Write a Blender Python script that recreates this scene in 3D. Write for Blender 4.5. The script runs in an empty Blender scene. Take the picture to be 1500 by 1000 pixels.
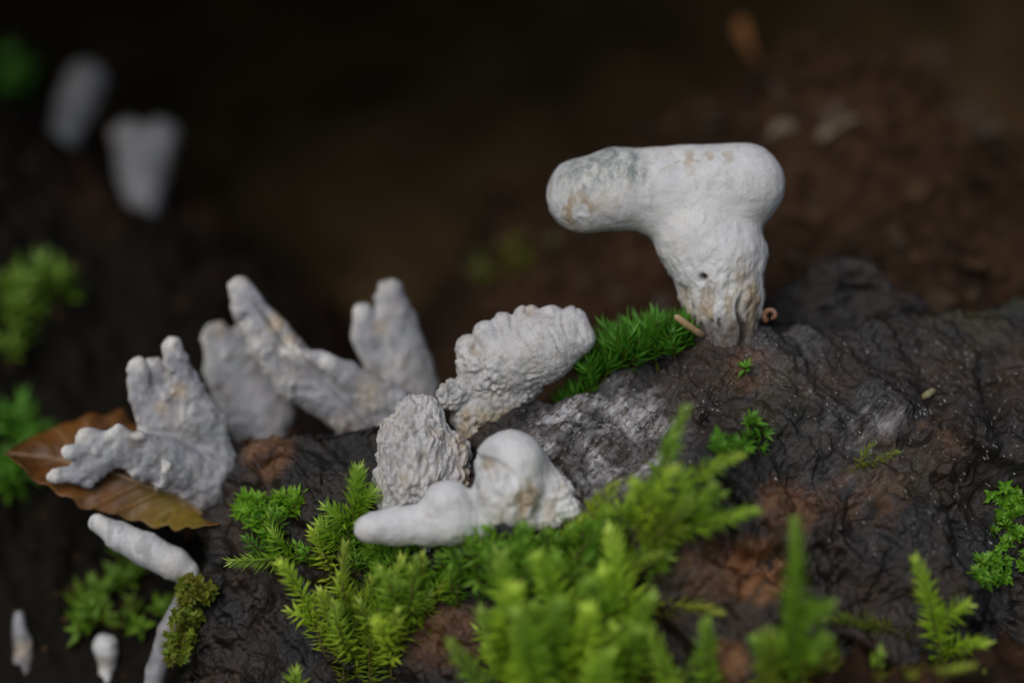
import bpy, math, random
import numpy as np
from mathutils import Vector, Matrix
from mathutils.bvhtree import BVHTree

# ------------------------------------------------------------------ camera, sky, sun, exposure
SC = 0.01                       # everything below is written in centimetres, 1 cm = 0.01 m
scene = bpy.context.scene
col = scene.collection
D = 37.5                        # cm from lens to the plane in focus
PITCH = math.radians(14)
F_ = np.array([0, math.cos(PITCH), -math.sin(PITCH)])
U_ = np.array([0, math.sin(PITCH), math.cos(PITCH)])
R_ = np.array([1.0, 0, 0])
CAM = -F_ * D
cam_d = bpy.data.cameras.new('camera')
cam = bpy.data.objects.new('camera', cam_d); col.objects.link(cam)
cam.location = Vector(CAM * SC)
cam.rotation_euler = (math.pi / 2 - PITCH, 0, 0)
cam_d.lens = 90; cam_d.sensor_width = 36
cam_d.clip_start = 0.01; cam_d.clip_end = 200
cam_d.dof.use_dof = True
cam_d.dof.focus_distance = (D - 0.05) * SC
cam_d.dof.aperture_fstop = 4.0
cam_d.dof.aperture_blades = 0
scene.camera = cam

SUN_EL, SUN_AZ = math.radians(44), math.radians(-155)   # azimuth measured from +Y towards +X: in front, a little left
w = bpy.data.worlds.new('World'); scene.world = w; w.use_nodes = True
nt = w.node_tree
sky = nt.nodes.new('ShaderNodeTexSky'); sky.sky_type = 'NISHITA'; sky.sun_disc = False
sky.sun_elevation = SUN_EL; sky.sun_rotation = SUN_AZ
sky.air_density = 1.0; sky.dust_density = 1.5; sky.ozone_density = 1.0
nt.links.new(sky.outputs[0], nt.nodes['Background'].inputs[0])
nt.nodes['Background'].inputs[1].default_value = 0.075
sun_d = bpy.data.lights.new('sun', 'SUN'); sun = bpy.data.objects.new('sun', sun_d); col.objects.link(sun)
sun_d.energy = 1.5; sun_d.angle = math.radians(45); sun_d.color = (1.0, 0.975, 0.95)
sdir = Vector((math.sin(SUN_AZ) * math.cos(SUN_EL), math.cos(SUN_AZ) * math.cos(SUN_EL), math.sin(SUN_EL)))
sun.rotation_euler = sdir.to_track_quat('Z', 'Y').to_euler()
sun.location = (0, 0, 2)
vs = scene.view_settings
vs.view_transform = 'Standard'; vs.look = 'None'; vs.gamma = 1; vs.exposure = 0.38
vs.use_curve_mapping = False
scene.render.engine = 'CYCLES'

rng = np.random.default_rng(11)
random.seed(5)

# ------------------------------------------------------------------ helpers
def P(px, py, w=0.0):
    """point seen at photo pixel (px, py), w cm behind the focus plane (cm, world axes)"""
    px, py, w = np.broadcast_arrays(np.asarray(px, float), np.asarray(py, float), np.asarray(w, float))
    k = (D + w) / 100 / D * 1.0
    a = (px - 750) * k; b = (500 - py) * k
    return CAM + (D + w)[..., None] * F_ + a[..., None] * R_ + b[..., None] * U_

def hash3(ix, iy, iz, seed):
    h = (ix.astype(np.int64) * 374761393 + iy.astype(np.int64) * 668265263 + iz.astype(np.int64) * 2147483647 + seed * 974634541)
    h = (h ^ (h >> 13)) * 1274126177
    h = h & 0x7fffffff
    h = (h ^ (h >> 16)) * 668265261 & 0x7fffffff
    return (h % 100003) / 100003.0

def vnoise(p, seed=0):
    """value noise in -1..1 at points (n,3)"""
    i = np.floor(p).astype(np.int64); f = p - i
    f = f * f * f * (f * (f * 6 - 15) + 10)
    out = 0
    for dx in (0, 1):
        wx = f[:, 0] if dx else 1 - f[:, 0]
        for dy in (0, 1):
            wy = f[:, 1] if dy else 1 - f[:, 1]
            for dz in (0, 1):
                wz = f[:, 2] if dz else 1 - f[:, 2]
                out = out + wx * wy * wz * hash3(i[:, 0] + dx, i[:, 1] + dy, i[:, 2] + dz, seed)
    return out * 2 - 1

def fbm(p, octaves=4, seed=0, gain=0.5):
    a, s, out = 1.0, 0.0, 0
    for o in range(octaves):
        out = out + a * vnoise(p * (2.03 ** o) + o * 17.3, seed + o); s += a; a *= gain
    return out / s

def worley(p, seed=0):
    i = np.floor(p).astype(np.int64)
    best = np.full(len(p), 9.0)
    for dx in (-1, 0, 1):
        for dy in (-1, 0, 1):
            for dz in (-1, 0, 1):
                c = i + np.array([dx, dy, dz])
                q = np.stack([c[:, k] + hash3(c[:, 0], c[:, 1], c[:, 2], seed + 31 * k) for k in range(3)], 1)
                best = np.minimum(best, ((q - p) ** 2).sum(1))
    return np.sqrt(best)

def sstep(a, b, x):
    t = np.clip((x - a) / (b - a), 0, 1)
    return t * t * (3 - 2 * t)

def spotw(V2, x, y, r, soft=0.6):
    d = np.hypot(V2[0] - x, V2[1] - y) / r
    return 1 - sstep(1 - soft, 1, d)

def mesh_obj(name, V, F, mat, parent=None, origin=None, smooth=True, attrs=None, normals=None):
    """V in world cm; the object's origin goes to `origin` (world cm) or to its parent's"""
    V = np.asarray(V, float)
    if origin is None:
        origin = np.array(parent['_o']) if parent is not None else V.mean(0) * [1, 1, 0] + [0, 0, V[:, 2].min()]
    me = bpy.data.meshes.new(name)
    L = (V - origin) * SC
    F = np.asarray(F)
    n = F.shape[1]
    me.vertices.add(len(L)); me.vertices.foreach_set('co', L.ravel().astype(np.float32))
    me.loops.add(F.size); me.loops.foreach_set('vertex_index', F.ravel().astype(np.int32))
    me.polygons.add(len(F))
    me.polygons.foreach_set('loop_start', np.arange(0, F.size, n, dtype=np.int32))
    me.polygons.foreach_set('loop_total', np.full(len(F), n, dtype=np.int32))
    me.polygons.foreach_set('use_smooth', np.full(len(F), smooth, dtype=bool))
    me.update(calc_edges=True); me.validate()
    if attrs:
        for k, v in attrs.items():
            at = me.attributes.new(k, 'FLOAT', 'POINT'); at.data.foreach_set('value', np.asarray(v, np.float32))
    if normals is not None:
        me.normals_split_custom_set_from_vertices([tuple(x) for x in normals])
    me.materials.append(mat)
    o = bpy.data.objects.new(name, me); col.objects.link(o)
    if parent is not None:
        o.parent = parent
        o.location = Vector((origin - np.array(parent['_o'])) * SC)
    else:
        o.location = Vector(origin * SC)
    return o

ROOTS = []
def thing(name, label, cat, origin, group=None):
    o = bpy.data.objects.new(name, None); col.objects.link(o)
    o.empty_display_size = 0.005
    o.location = Vector(np.asarray(origin, float) * SC)
    o['_o'] = [float(x) for x in origin]
    ROOTS.append(o)
    return tag(o, label, cat, group)

def tag(o, label=None, cat=None, group=None, kind=None):
    if label: o['label'] = label
    if cat: o['category'] = cat
    if group: o['group'] = group
    if kind: o['kind'] = kind
    return o

def vnormals(V, F):
    a, b, c = V[F[:, 0]], V[F[:, 1]], V[F[:, 2]]
    fn = np.cross(b - a, c - a)
    if F.shape[1] == 4:
        fn = fn + np.cross(c - a, V[F[:, 3]] - a)
    N = np.zeros_like(V)
    for k in range(F.shape[1]):
        np.add.at(N, F[:, k], fn)
    return N / np.maximum(np.linalg.norm(N, axis=1, keepdims=True), 1e-9)

def grid_faces(nu, nv):
    i = np.arange(nu * nv).reshape(nu, nv)
    return np.stack([i[:-1, :-1], i[1:, :-1], i[1:, 1:], i[:-1, 1:]], -1).reshape(-1, 4)

# ------------------------------------------------------------------ materials
class NT:
    def __init__(s, name):
        s.m = bpy.data.materials.new(name); s.m.use_nodes = True
        s.t = s.m.node_tree; s.b = s.t.nodes['Principled BSDF']; s.out = s.t.nodes['Material Output']
    def n(s, typ, **kw):
        nd = s.t.nodes.new(typ)
        for k, v in kw.items(): setattr(nd, k, v)
        return nd
    def l(s, a, b): s.t.links.new(a, b)
    def coord(s, scale=(1, 1, 1), rot=(0, 0, 0), kind='Object'):
        tc = s.n('ShaderNodeTexCoord'); mp = s.n('ShaderNodeMapping')
        s.l(tc.outputs[kind], mp.inputs[0]); mp.inputs['Scale'].default_value = scale; mp.inputs['Rotation'].default_value = rot
        return mp.outputs[0]
    def noise(s, vec, scale, detail=4, rough=0.55, dist=0):
        nd = s.n('ShaderNodeTexNoise'); s.l(vec, nd.inputs['Vector'])
        nd.inputs['Scale'].default_value = scale; nd.inputs['Detail'].default_value = detail
        nd.inputs['Roughness'].default_value = rough; nd.inputs['Distortion'].default_value = dist
        return nd.outputs[0]
    def ramp(s, fac, stops):
        nd = s.n('ShaderNodeValToRGB'); s.l(fac, nd.inputs[0])
        e = nd.color_ramp.elements
        while len(e) < len(stops): e.new(0.5)
        for k, (p, c) in zip(e, stops):
            k.position = p; k.color = (c, c, c, 1) if isinstance(c, (int, float)) else (*c, 1)
        return nd.outputs[0]
    def mix(s, fac, a, b, typ='MIX'):
        nd = s.n('ShaderNodeMix', data_type='RGBA', blend_type=typ)
        for sock, v in ((nd.inputs[0], fac), (nd.inputs[6], a), (nd.inputs[7], b)):
            if isinstance(v, (int, float)): sock.default_value = v
            elif isinstance(v, tuple): sock.default_value = (*v, 1)
            else: s.l(v, sock)
        return nd.outputs[2]
    def math(s, op, a, b=0.0):
        nd = s.n('ShaderNodeMath', operation=op)
        for sock, v in zip(nd.inputs, (a, b)):
            if isinstance(v, (int, float)): sock.default_value = v
            else: s.l(v, sock)
        return nd.outputs[0]
    def attr(s, name):
        return s.n('ShaderNodeAttribute', attribute_name=name).outputs['Fac']
    def bump(s, h, dist, strength=1.0):
        nd = s.n('ShaderNodeBump'); s.l(h, nd.inputs['Height']); nd.inputs['Distance'].default_value = dist
        nd.inputs['Strength'].default_value = strength
        s.l(nd.outputs[0], s.b.inputs['Normal']); return nd
    def set(s, **kw):
        for k, v in kw.items(): s.b.inputs[k.replace('_', ' ')].default_value = v

def fungus_material(name, white, grey, rough_amt, tan=(0.34, 0.265, 0.175)):
    m = NT(name)
    c = m.coord()
    cs = m.coord(scale=(1, 1, 0.4))
    big = m.noise(c, 130, 3); fine = m.noise(cs, 900, 5, 0.65)
    col_ = m.mix(m.ramp(big, [(0.35, 0.0), (0.7, 0.75)]), white, grey)
    col_ = m.mix(m.ramp(fine, [(0.52, 0.0), (0.72, rough_amt)]), col_, (0.27, 0.24, 0.225))
    pore = m.noise(c, 2600, 2, 0.6)
    col_ = m.mix(m.ramp(pore, [(0.62, 0.0), (0.72, 0.55 * rough_amt + 0.1)]), col_, (0.20, 0.17, 0.15))
    col_ = m.mix(m.ramp(m.noise(c, 55, 3), [(0.45, 0.0), (0.65, 0.35)]), col_, (white[0] * 0.98, white[1] * 0.93, white[2] * 0.80))
    tn = m.math('MULTIPLY', m.attr('tan'), m.ramp(m.noise(cs, 420, 5, 0.65), [(0.38, 0.15), (0.52, 1.0)]))
    col_ = m.mix(tn, col_, tan)
    gn = m.math('MULTIPLY', m.attr('green'), m.ramp(m.noise(cs, 520, 5, 0.7), [(0.38, 0.15), (0.6, 1.0)]))
    col_ = m.mix(gn, col_, (0.155, 0.185, 0.17))
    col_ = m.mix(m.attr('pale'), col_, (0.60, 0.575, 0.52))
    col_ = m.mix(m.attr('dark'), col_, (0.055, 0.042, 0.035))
    m.l(col_, m.b.inputs['Base Color'])
    m.set(Roughness=0.5, Specular_IOR_Level=0.4)
    m.b.inputs['Subsurface Weight'].default_value = 0.18
    m.b.inputs['Subsurface Radius'].default_value = (1.0, 0.75, 0.55)
    m.b.inputs['Subsurface Scale'].default_value = 0.0008
    m.bump(m.math('ADD', fine, m.math('MULTIPLY', pore, 0.5)), 0.00035, 0.25 + 0.6 * rough_amt)
    return m.m

M = {}
M['fungus'] = fungus_material('fungus flesh', (0.575, 0.565, 0.545), (0.45, 0.45, 0.46), 0.35)
M['fungus_grey'] = fungus_material('fungus grey flesh', (0.265, 0.26, 0.275), (0.15, 0.15, 0.172), 0.6)
M['fungus_rough'] = fungus_material('fungus crusted flesh', (0.49, 0.475, 0.465), (0.33, 0.32, 0.335), 0.8)

def moss_material(name, tip, base, brown=(0.20, 0.15, 0.025)):
    m = NT(name)
    info = m.n('ShaderNodeObjectInfo')
    t = m.attr('along')             # 0 at the foot of the shoot, 1 at its tip
    old = m.attr('old')
    rnd = m.attr('rnd')
    c = m.mix(t, base, tip)
    c = m.mix(m.math('MULTIPLY', m.math('POWER', t, 5.0), 0.55), c, (tip[0] * 1.9, tip[1] * 1.35, tip[2] * 5.0))
    c = m.mix(m.ramp(rnd, [(0.0, 0.0), (1.0, 0.4)]), c, (tip[0] * 1.35, tip[1] * 1.12, tip[2] * 1.2))
    c = m.mix(old, c, brown)
    hs = m.n('ShaderNodeHueSaturation'); m.l(c, hs.inputs['Color'])
    m.l(m.math('ADD', m.math('MULTIPLY', info.outputs['Random'], 0.48), 0.72), hs.inputs['Value'])
    m.l(m.math('ADD', m.math('MULTIPLY', info.outputs['Random'], -0.035), 0.515), hs.inputs['Hue'])
    c = hs.outputs[0]
    m.l(c, m.b.inputs['Base Color']); m.set(Roughness=0.38, Specular_IOR_Level=0.4)
    tr = m.n('ShaderNodeBsdfTranslucent'); m.l(c, tr.inputs[0])
    mx = m.n('ShaderNodeMixShader'); mx.inputs[0].default_value = 0.5
    m.l(m.b.outputs[0], mx.inputs[1]); m.l(tr.outputs[0], mx.inputs[2]); m.l(mx.outputs[0], m.out.inputs[0])
    return m.m
M['moss'] = moss_material('feather moss leaf', (0.40, 0.66, 0.05), (0.30, 0.48, 0.035))
M['moss_lush'] = moss_material('star moss leaf', (0.20, 0.49, 0.03), (0.09, 0.25, 0.015))
M['moss_dark'] = moss_material('needle moss leaf', (0.14, 0.40, 0.025), (0.05, 0.16, 0.012))

m = NT('moss stem'); m.set(Roughness=0.6); m.b.inputs['Base Color'].default_value = (0.10, 0.075, 0.022, 1)
M['stem'] = m.m

def log_material():
    m = NT('wet rotten wood')
    cs = m.coord(kind='Object')
    st = m.n('ShaderNodeMapping'); st.inputs['Rotation'].default_value = (0, math.radians(52), 0)
    m.l(cs, st.inputs[0])
    st2 = m.n('ShaderNodeMapping'); st2.inputs['Scale'].default_value = (0.16, 1, 1); m.l(st.outputs[0], st2.inputs[0])
    g = st2.outputs[0]
    grain = m.noise(g, 1500, 5, 0.65)
    wide = m.noise(g, 420, 4, 0.6)
    big = m.noise(cs, 70, 5, 0.6)
    speck = m.noise(cs, 1500, 3, 0.7)
    c = m.mix(m.ramp(big, [(0.42, 0.0), (0.60, 1.0)]), (0.0058, 0.0052, 0.0056), (0.027, 0.0145, 0.0066))
    c = m.mix(m.ramp(wide, [(0.54, 0.0), (0.74, 0.7)]), c, (0.027, 0.022, 0.0215))
    c = m.mix(m.ramp(grain, [(0.36, 0.8), (0.50, 0.0)]), c, (0.005, 0.0045, 0.0045))
    c = m.mix(m.ramp(grain, [(0.62, 0.0), (0.72, 0.5)]), c, (0.075, 0.066, 0.062))
    c = m.mix(m.ramp(speck, [(0.66, 0.0), (0.74, 0.5)]), c, (0.12, 0.105, 0.09))
    o = m.math('MULTIPLY', m.attr('rot'), m.ramp(m.noise(g, 300, 4, 0.6), [(0.34, 0.0), (0.50, 1.0)]))
    c = m.mix(o, c, m.mix(m.ramp(wide, [(0.45, 0.0), (0.6, 1.0)]), (0.13, 0.045, 0.011), (0.27, 0.125, 0.045)))
    wh = m.math('MULTIPLY', m.attr('white'), m.ramp(m.noise(g, 900, 7, 0.78), [(0.42, 0.0), (0.60, 1.0)]))
    c = m.mix(m.math('MULTIPLY', m.attr('white'), m.ramp(wide, [(0.42, 0.0), (0.55, 0.7)])), c, (0.085, 0.055, 0.036))
    c = m.mix(wh, c, (0.46, 0.445, 0.45))
    c = m.mix(m.attr('olive'), c, (0.045, 0.040, 0.009))
    m.l(c, m.b.inputs['Base Color'])
    m.l(m.ramp(wide, [(0.35, 0.30), (0.65, 0.66)]), m.b.inputs['Roughness'])
    m.set(Specular_IOR_Level=0.45)
    h = m.math('ADD', grain, m.math('MULTIPLY', speck, 0.4))
    m.bump(h, 0.0006, 0.9)
    return m.m
M['log'] = log_material()

def soil_material(name, a, b, c_, scale=1.0):
    m = NT(name)
    cs = m.coord()
    n1 = m.noise(cs, 60 * scale, 5, 0.6); n2 = m.noise(cs, 400 * scale, 4, 0.65)
    c = m.mix(m.ramp(n1, [(0.36, 0.0), (0.64, 1.0)]), a, b)
    c = m.mix(m.ramp(n2, [(0.55, 0.0), (0.75, 0.8)]), c, c_)
    c = m.mix(m.attr('back_lift'), c, m.mix(m.ramp(n1, [(0.4, 0.0), (0.62, 1.0)]), (0.050, 0.033, 0.013), (0.105, 0.064, 0.027)))  # back slope brightened in colour to make up for its shade
    c = m.mix(m.attr('hollow_shade'), c, (0.006, 0.0048, 0.003))  # shade of the left hollow put into the soil colour
    m.l(c, m.b.inputs['Base Color']); m.set(Roughness=0.85, Specular_IOR_Level=0.12)
    m.bump(n2, 0.0015, 0.8)
    return m.m
M['soil'] = soil_material('forest soil', (0.010, 0.0055, 0.003), (0.042, 0.0195, 0.0088), (0.075, 0.040, 0.019))
M['bank'] = soil_material('dark earth bank', (0.085, 0.056, 0.020), (0.15, 0.090, 0.035), (0.19, 0.115, 0.048), 0.35)
M['crumb'] = soil_material('soil crumb', (0.020, 0.011, 0.006), (0.055, 0.029, 0.014), (0.10, 0.060, 0.033), 1.3)

def plain(name, a, b, scale, rough=0.6, bump=0.0003, spec=0.35, stretch=(1, 1, 1)):
    m = NT(name); cs = m.coord(scale=stretch)
    n1 = m.noise(cs, scale, 5, 0.6)
    m.l(m.mix(m.ramp(n1, [(0.35, 0.0), (0.65, 1.0)]), a, b), m.b.inputs['Base Color'])
    m.set(Roughness=rough, Specular_IOR_Level=spec)
    m.bump(n1, bump, 0.7); return m.m
M['sliver'] = plain('pale wood fibre', (0.26, 0.245, 0.24), (0.12, 0.105, 0.10), 500, 0.35)
M['twig'] = plain('pale twig', (0.36, 0.24, 0.13), (0.24, 0.15, 0.08), 500)
M['curl'] = plain('brown bud', (0.20, 0.095, 0.05), (0.10, 0.045, 0.025), 700, 0.4)
M['grain'] = plain('straw grain', (0.22, 0.20, 0.10), (0.14, 0.12, 0.06), 700)
M['chip'] = plain('orange bark chip', (0.22, 0.085, 0.02), (0.12, 0.045, 0.012), 250)
M['litter'] = plain('leaf litter flake', (0.045, 0.026, 0.013), (0.02, 0.011, 0.006), 200)
M['litter_pale'] = plain('pale litter flake', (0.14, 0.11, 0.065), (0.06, 0.045, 0.025), 200)

def leaf_material():
    m = NT('dead leaf')
    cs = m.coord()
    t = m.attr('along'); v = m.attr('vein')
    n1 = m.noise(cs, 110, 5, 0.65)
    br = m.mix(m.ramp(n1, [(0.35, 0.0), (0.65, 1.0)]), (0.06, 0.022, 0.005), (0.18, 0.068, 0.012))
    yl = m.mix(m.ramp(n1, [(0.3, 0.0), (0.7, 1.0)]), (0.20, 0.145, 0.016), (0.17, 0.095, 0.014))
    c = m.mix(m.attr('yellow'), br, yl)
    c = m.mix(m.math('MULTIPLY', v, 0.35), c, (0.28, 0.15, 0.04))
    c = m.mix(m.ramp(m.noise(cs, 300, 3, 0.6), [(0.60, 0.0), (0.70, 0.8)]), c, (0.035, 0.015, 0.005))
    m.l(c, m.b.inputs['Base Color']); m.set(Roughness=0.45, Specular_IOR_Level=0.4)
    m.bump(m.math('ADD', v, n1), 0.0004, 0.7)
    tr = m.n('ShaderNodeBsdfTranslucent'); m.l(c, tr.inputs[0])
    mx = m.n('ShaderNodeMixShader'); mx.inputs[0].default_value = 0.2
    m.l(m.b.outputs[0], mx.inputs[1]); m.l(tr.outputs[0], mx.inputs[2]); m.l(mx.outputs[0], m.out.inputs[0])
    return m.m
M['leaf'] = leaf_material()

# ------------------------------------------------------------------ setting: ground sheet with its soil mound, and the bank behind
def ground_height(x, y):
    base = np.interp(y, [-3000, -60, -8, -1, 2.0, 6, 9, 13, 22, 60, 3000], [-9.5, -9.5, -8.9, -7.0, -5.8, -4.4, -3.2, -1.8, 2.5, 3, 3])
    crest = np.interp(x, [-3, -1.6, -0.4, 1.3, 2.9, 4.6, 6.1, 7.3, 8.4, 9.4, 13, 30], [-3.2, -2.0, -0.2, 0.7, 1.8, 2.75, 3.0, 2.55, 1.6, 1.05, 0.9, -1])
    m = sstep(1.2, 8.6, y) * (1 - sstep(9.5, 13.5, y))
    m = np.where(x > -3, m, m * sstep(-4, -3, x))
    foot = np.interp(x, [-3, 1, 4, 12], [-4.2, -2.6, -1.4, -0.9])
    z = np.maximum(base, foot + (crest - foot) * m - 3.0 * (1 - sstep(-1.5, 2.0, y)) - 6 * sstep(9.5, 13.5, y))
    # low hump to the left that carries the two far fungi
    crest_h = np.interp(x, [-14, -9.2, -8.0, -6.55, -5.3, -4.2, -3, -1], [3.6, 2.7, 1.35, 0.45, -0.3, -1.2, -2.4, -6])
    hump = crest_h - 0.09 * np.maximum(y - 9.0, 0) ** 2 - 0.62 * np.maximum(7.4 - y, 0) ** 1.3
    z = np.maximum(z, hump)
    return z

def axis(lo, hi, step, far):
    core = np.arange(lo, hi + 1e-6, step)
    out, s = [], step
    x = hi
    while x < far:
        s *= 1.35; x += s; out.append(x)
    inn, s, x = [], step, lo
    while x > -far:
        s *= 1.35; x -= s; inn.append(x)
    return np.array(inn[::-1] + list(core) + out)
gx = axis(-14, 15, 0.085, 2500); gy = axis(-9, 16, 0.085, 2500)
X, Y = np.meshgrid(gx, gy, indexing='ij')
Z = ground_height(X, Y)
pts = np.stack([X.ravel(), Y.ravel(), Z.ravel()], 1)
near = np.exp(-np.maximum(np.abs(pts[:, 0]) - 15, 0) / 10) * np.exp(-np.maximum(np.abs(pts[:, 1]) - 15, 0) / 10)
rough = 0.62 * fbm(pts * 0.6, 4, 3) + 0.36 * np.abs(fbm(pts * 2.1, 4, 9)) * 2 + 0.10 * fbm(pts * 6.0, 2, 21)
pts[:, 2] += rough * (0.3 + 0.7 * near) + (1 - near) * 3.0 * fbm(pts * [0.02, 0.02, 0], 3, 5)
GV = pts; GF = grid_faces(len(gx), len(gy))
hollow_shade = np.clip((1 - sstep(-2.5, 0.8, GV[:, 0] + 0.8 * fbm(GV * 0.6, 3, 55))) * (1 - sstep(8.5, 11.5, GV[:, 1])) * (0.95 - 0.55 * sstep(5.2, 7.2, GV[:, 1]) * sstep(-.3, .3, fbm(GV * .7, 3, 56))), 0, 1)
ground = mesh_obj('ground', GV, GF, M['soil'], origin=np.zeros(3), attrs={'hollow_shade': hollow_shade, 'back_lift': sstep(9.5, 13.0, GV[:, 1] + 1.2 * fbm(GV * 0.4, 3, 58))})
tag(ground, 'dark brown crumbly forest soil heaped up behind the log', kind='structure')
ground_bvh = BVHTree.FromPolygons([tuple(v) for v in GV], [tuple(int(i) for i in f) for f in GF])
def ground_z(x, y):
    h = ground_bvh.ray_cast(Vector((x, y, 40)), Vector((0, 0, -1)))
    return h[0].z if h[0] is not None else 0.0

bu = np.linspace(-75, 75, 260); bt = np.linspace(0, 1, 150)
BX, BT = np.meshgrid(bu, bt, indexing='ij')
lean = 1 - sstep(-4, 6, BX)                       # added out-of-view overhang, lower at left to keep sun off the back
prof_y = np.interp(BT, [0, .2, .45, .7, .88, 1], [24, 24.5, 25, 21, 12, 3.5])
prof_z = np.interp(BT, [0, .2, .45, .7, .88, 1], [-6, 1, 9, 14, 16, 16])
BY = prof_y - 0.004 * BX ** 2 - lean * 1.4 * sstep(.6, 1, BT); BZ = prof_z - lean * 8.3 * sstep(.4, .95, BT)
bp = np.stack([BX.ravel(), BY.ravel(), BZ.ravel()], 1)
dn = fbm(bp * 0.22, 5, 77)[:, None]
bp += dn * np.array([0.5, -1.6, 0.9]) + fbm(bp * 1.3, 3, 78)[:, None] * np.array([0.1, -0.5, 0.3])
bank = mesh_obj('earth_bank_shade_roof', bp, grid_faces(260, 150), M['bank'], origin=np.array([0, 24, -6.0]))
tag(bank, 'dark earth bank behind the log with an added light-blocking overhang', kind='structure')

# ------------------------------------------------------------------ the rotting log
LPX = [300, 370, 480, 560, 640, 720, 840, 920, 1000, 1130, 1250, 1330, 1500, 1800]
LPY = [655, 640, 632, 622, 618, 606, 574, 535, 497, 487, 483, 468, 446, 420]
LWR = [1.1, 1.0, 0.9, 0.7, 0.55, 0.5, 0.5, 0.5, 0.55, 0.6, 0.9, 1.2, 1.6, 2.2]
def left_edge(py):
    return np.interp(py, [560, 640, 660, 700, 760, 850, 1000, 1200], [385, 372, 352, 338, 330, 322, 268, 200])
nu_f, nu_e, nt_f, nt_b = 620, 70, 330, 70
uu = np.concatenate([-np.linspace(1, 0, nu_e, endpoint=False), np.linspace(0, 1, nu_f) ** 1.05])
tt = np.concatenate([-np.linspace(1, 0, nt_b, endpoint=False), np.linspace(0, 1, nt_f)])
UU, TT = np.meshgrid(uu, tt, indexing='ij')
up = np.maximum(UU, 0); ue = np.maximum(-UU, 0); tf = np.maximum(TT, 0); tb = np.maximum(-TT, 0)
px0 = 372 + up * (1800 - 372)
pr = np.interp(px0, LPX, LPY)
py_ = pr + tf * (1230 - pr)
le = left_edge(py_)
px_ = le + up * (1800 - le)
f_ = (py_ - pr) / (1230 - pr)
amp = np.interp(px_, [250, 372, 560, 800, 1800], [0.9, 1.0, 1.1, 2.2, 2.5])
wv = np.interp(px_, LPX, LWR) - amp * (1 - (1 - f_) ** 2.6)
# the back falls away behind the ridge, the broken left end runs back
wv = wv + tb * 4.0; py_ = py_ + tb * 560 * (0.25 + 0.75 * tb)
wv = wv + 4.2 * ue; px_ = px_ + 55 * ue - 26 * np.sin(ue * math.pi) * (ue < 0.5)
LV = P(px_.ravel(), py_.ravel(), wv.ravel())
LF = grid_faces(len(uu), len(tt))[:, ::-1]
N = vnormals(LV, LF)
if N[(N[:, 1] < 0)].shape[0] < len(N) / 2: N = -N; LF = LF[:, ::-1]
def grain_coords(V, along, across, ang=52):
    a = math.radians(ang)
    g1 = V[:, 0] * math.cos(a) - V[:, 2] * math.sin(a); g2 = V[:, 0] * math.sin(a) + V[:, 2] * math.cos(a)
    return np.stack([g1 * along, V[:, 1] * across, g2 * across], 1)
edge = np.minimum(1, 0.35 + 2.2 * np.abs(TT.ravel()))
lump = fbm(LV * 0.75, 3, 41) * 0.42 * edge + 0.30 * edge * (sstep(-.12, .12, fbm(grain_coords(LV, .5, 1.1), 4, 49)) - .5)
mid = (np.abs(fbm(grain_coords(LV, 0.8, 2.2), 4, 42)) * -0.42 + 0.08) * edge
warpv = LV + 0.07 * np.stack([fbm(LV * 2, 2, 61), fbm(LV * 2, 2, 62), fbm(LV * 2, 2, 63)], 1)
fib = fbm(grain_coords(warpv, 1.6, 9.0), 3, 43) * 0.045 + np.maximum(fbm(grain_coords(warpv, 2.2, 5.0), 3, 48), 0.12) * 0.10
fine = fbm(LV * 15.0, 2, 44) * 0.05 + fbm(LV * 1.9, 3, 45) * 0.26 * edge
vert = spotw((px_.ravel(), py_.ravel()), 1330, 860, 380, .6)          # lower right: grain runs straight down the face
def both(fn): return fn(52) * (1 - vert) + fn(84) * vert
crack = both(lambda a: np.exp(-(fbm(grain_coords(warpv, 0.28, 2.0, a), 3, 91) / 0.035) ** 2)) * sstep(-.05, .25, fbm(LV * 0.9, 2, 92))
fib = both(lambda a: fbm(grain_coords(warpv, 1.2, 9.0, a), 3, 43)) * 0.04 + both(lambda a: np.maximum(fbm(grain_coords(warpv, 0.38, 4.8, a), 3, 48), 0.05)) * 0.11
disp = lump + mid * 0.45 + fib + fine * 0.8 - 0.16 * crack
pix = (px_.ravel(), py_.ravel())
disp -= 0.45 * np.exp(-(((pix[0] - 1450 - (pix[1] - 590) * 0.15) / 12) ** 2 + ((pix[1] - 590) / 55) ** 2))     # crack
disp -= 0.5 * np.exp(-(((pix[0] - 1190) / 70) ** 2 + ((pix[1] - 900) / 60) ** 2))
disp += 0.35 * np.exp(-(((pix[0] - 1370) / 80) ** 2 + ((pix[1] - 760) / 90) ** 2))
disp += 0.18 * np.exp(-(((pix[0] - 1285) / 45) ** 2 + ((pix[1] - 610) / 30) ** 2))
LV = LV + N * disp[:, None]
rot = np.clip(1.3 * spotw(pix, 1112, 838, 62) + spotw(pix, 1155, 735, 62) * 0.5 + 0.25 * spotw(pix, 1330, 700, 120) * sstep(0, .3, fbm(LV * 2.2, 3, 66)) + spotw(pix, 1235, 730, 50) * 0.25 + spotw(pix, 395, 665, 55) * 0.5
              + spotw(pix, 650, 930, 75) * 0.35 + spotw(pix, 1060, 970, 45) * 0.8 + spotw(pix, 1235, 995, 40) * 0.9
              + spotw(pix, 1100, 545, 45) * 0.35 + spotw(pix, 1040, 830, 70) * 0.3, 0, 1)
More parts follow.
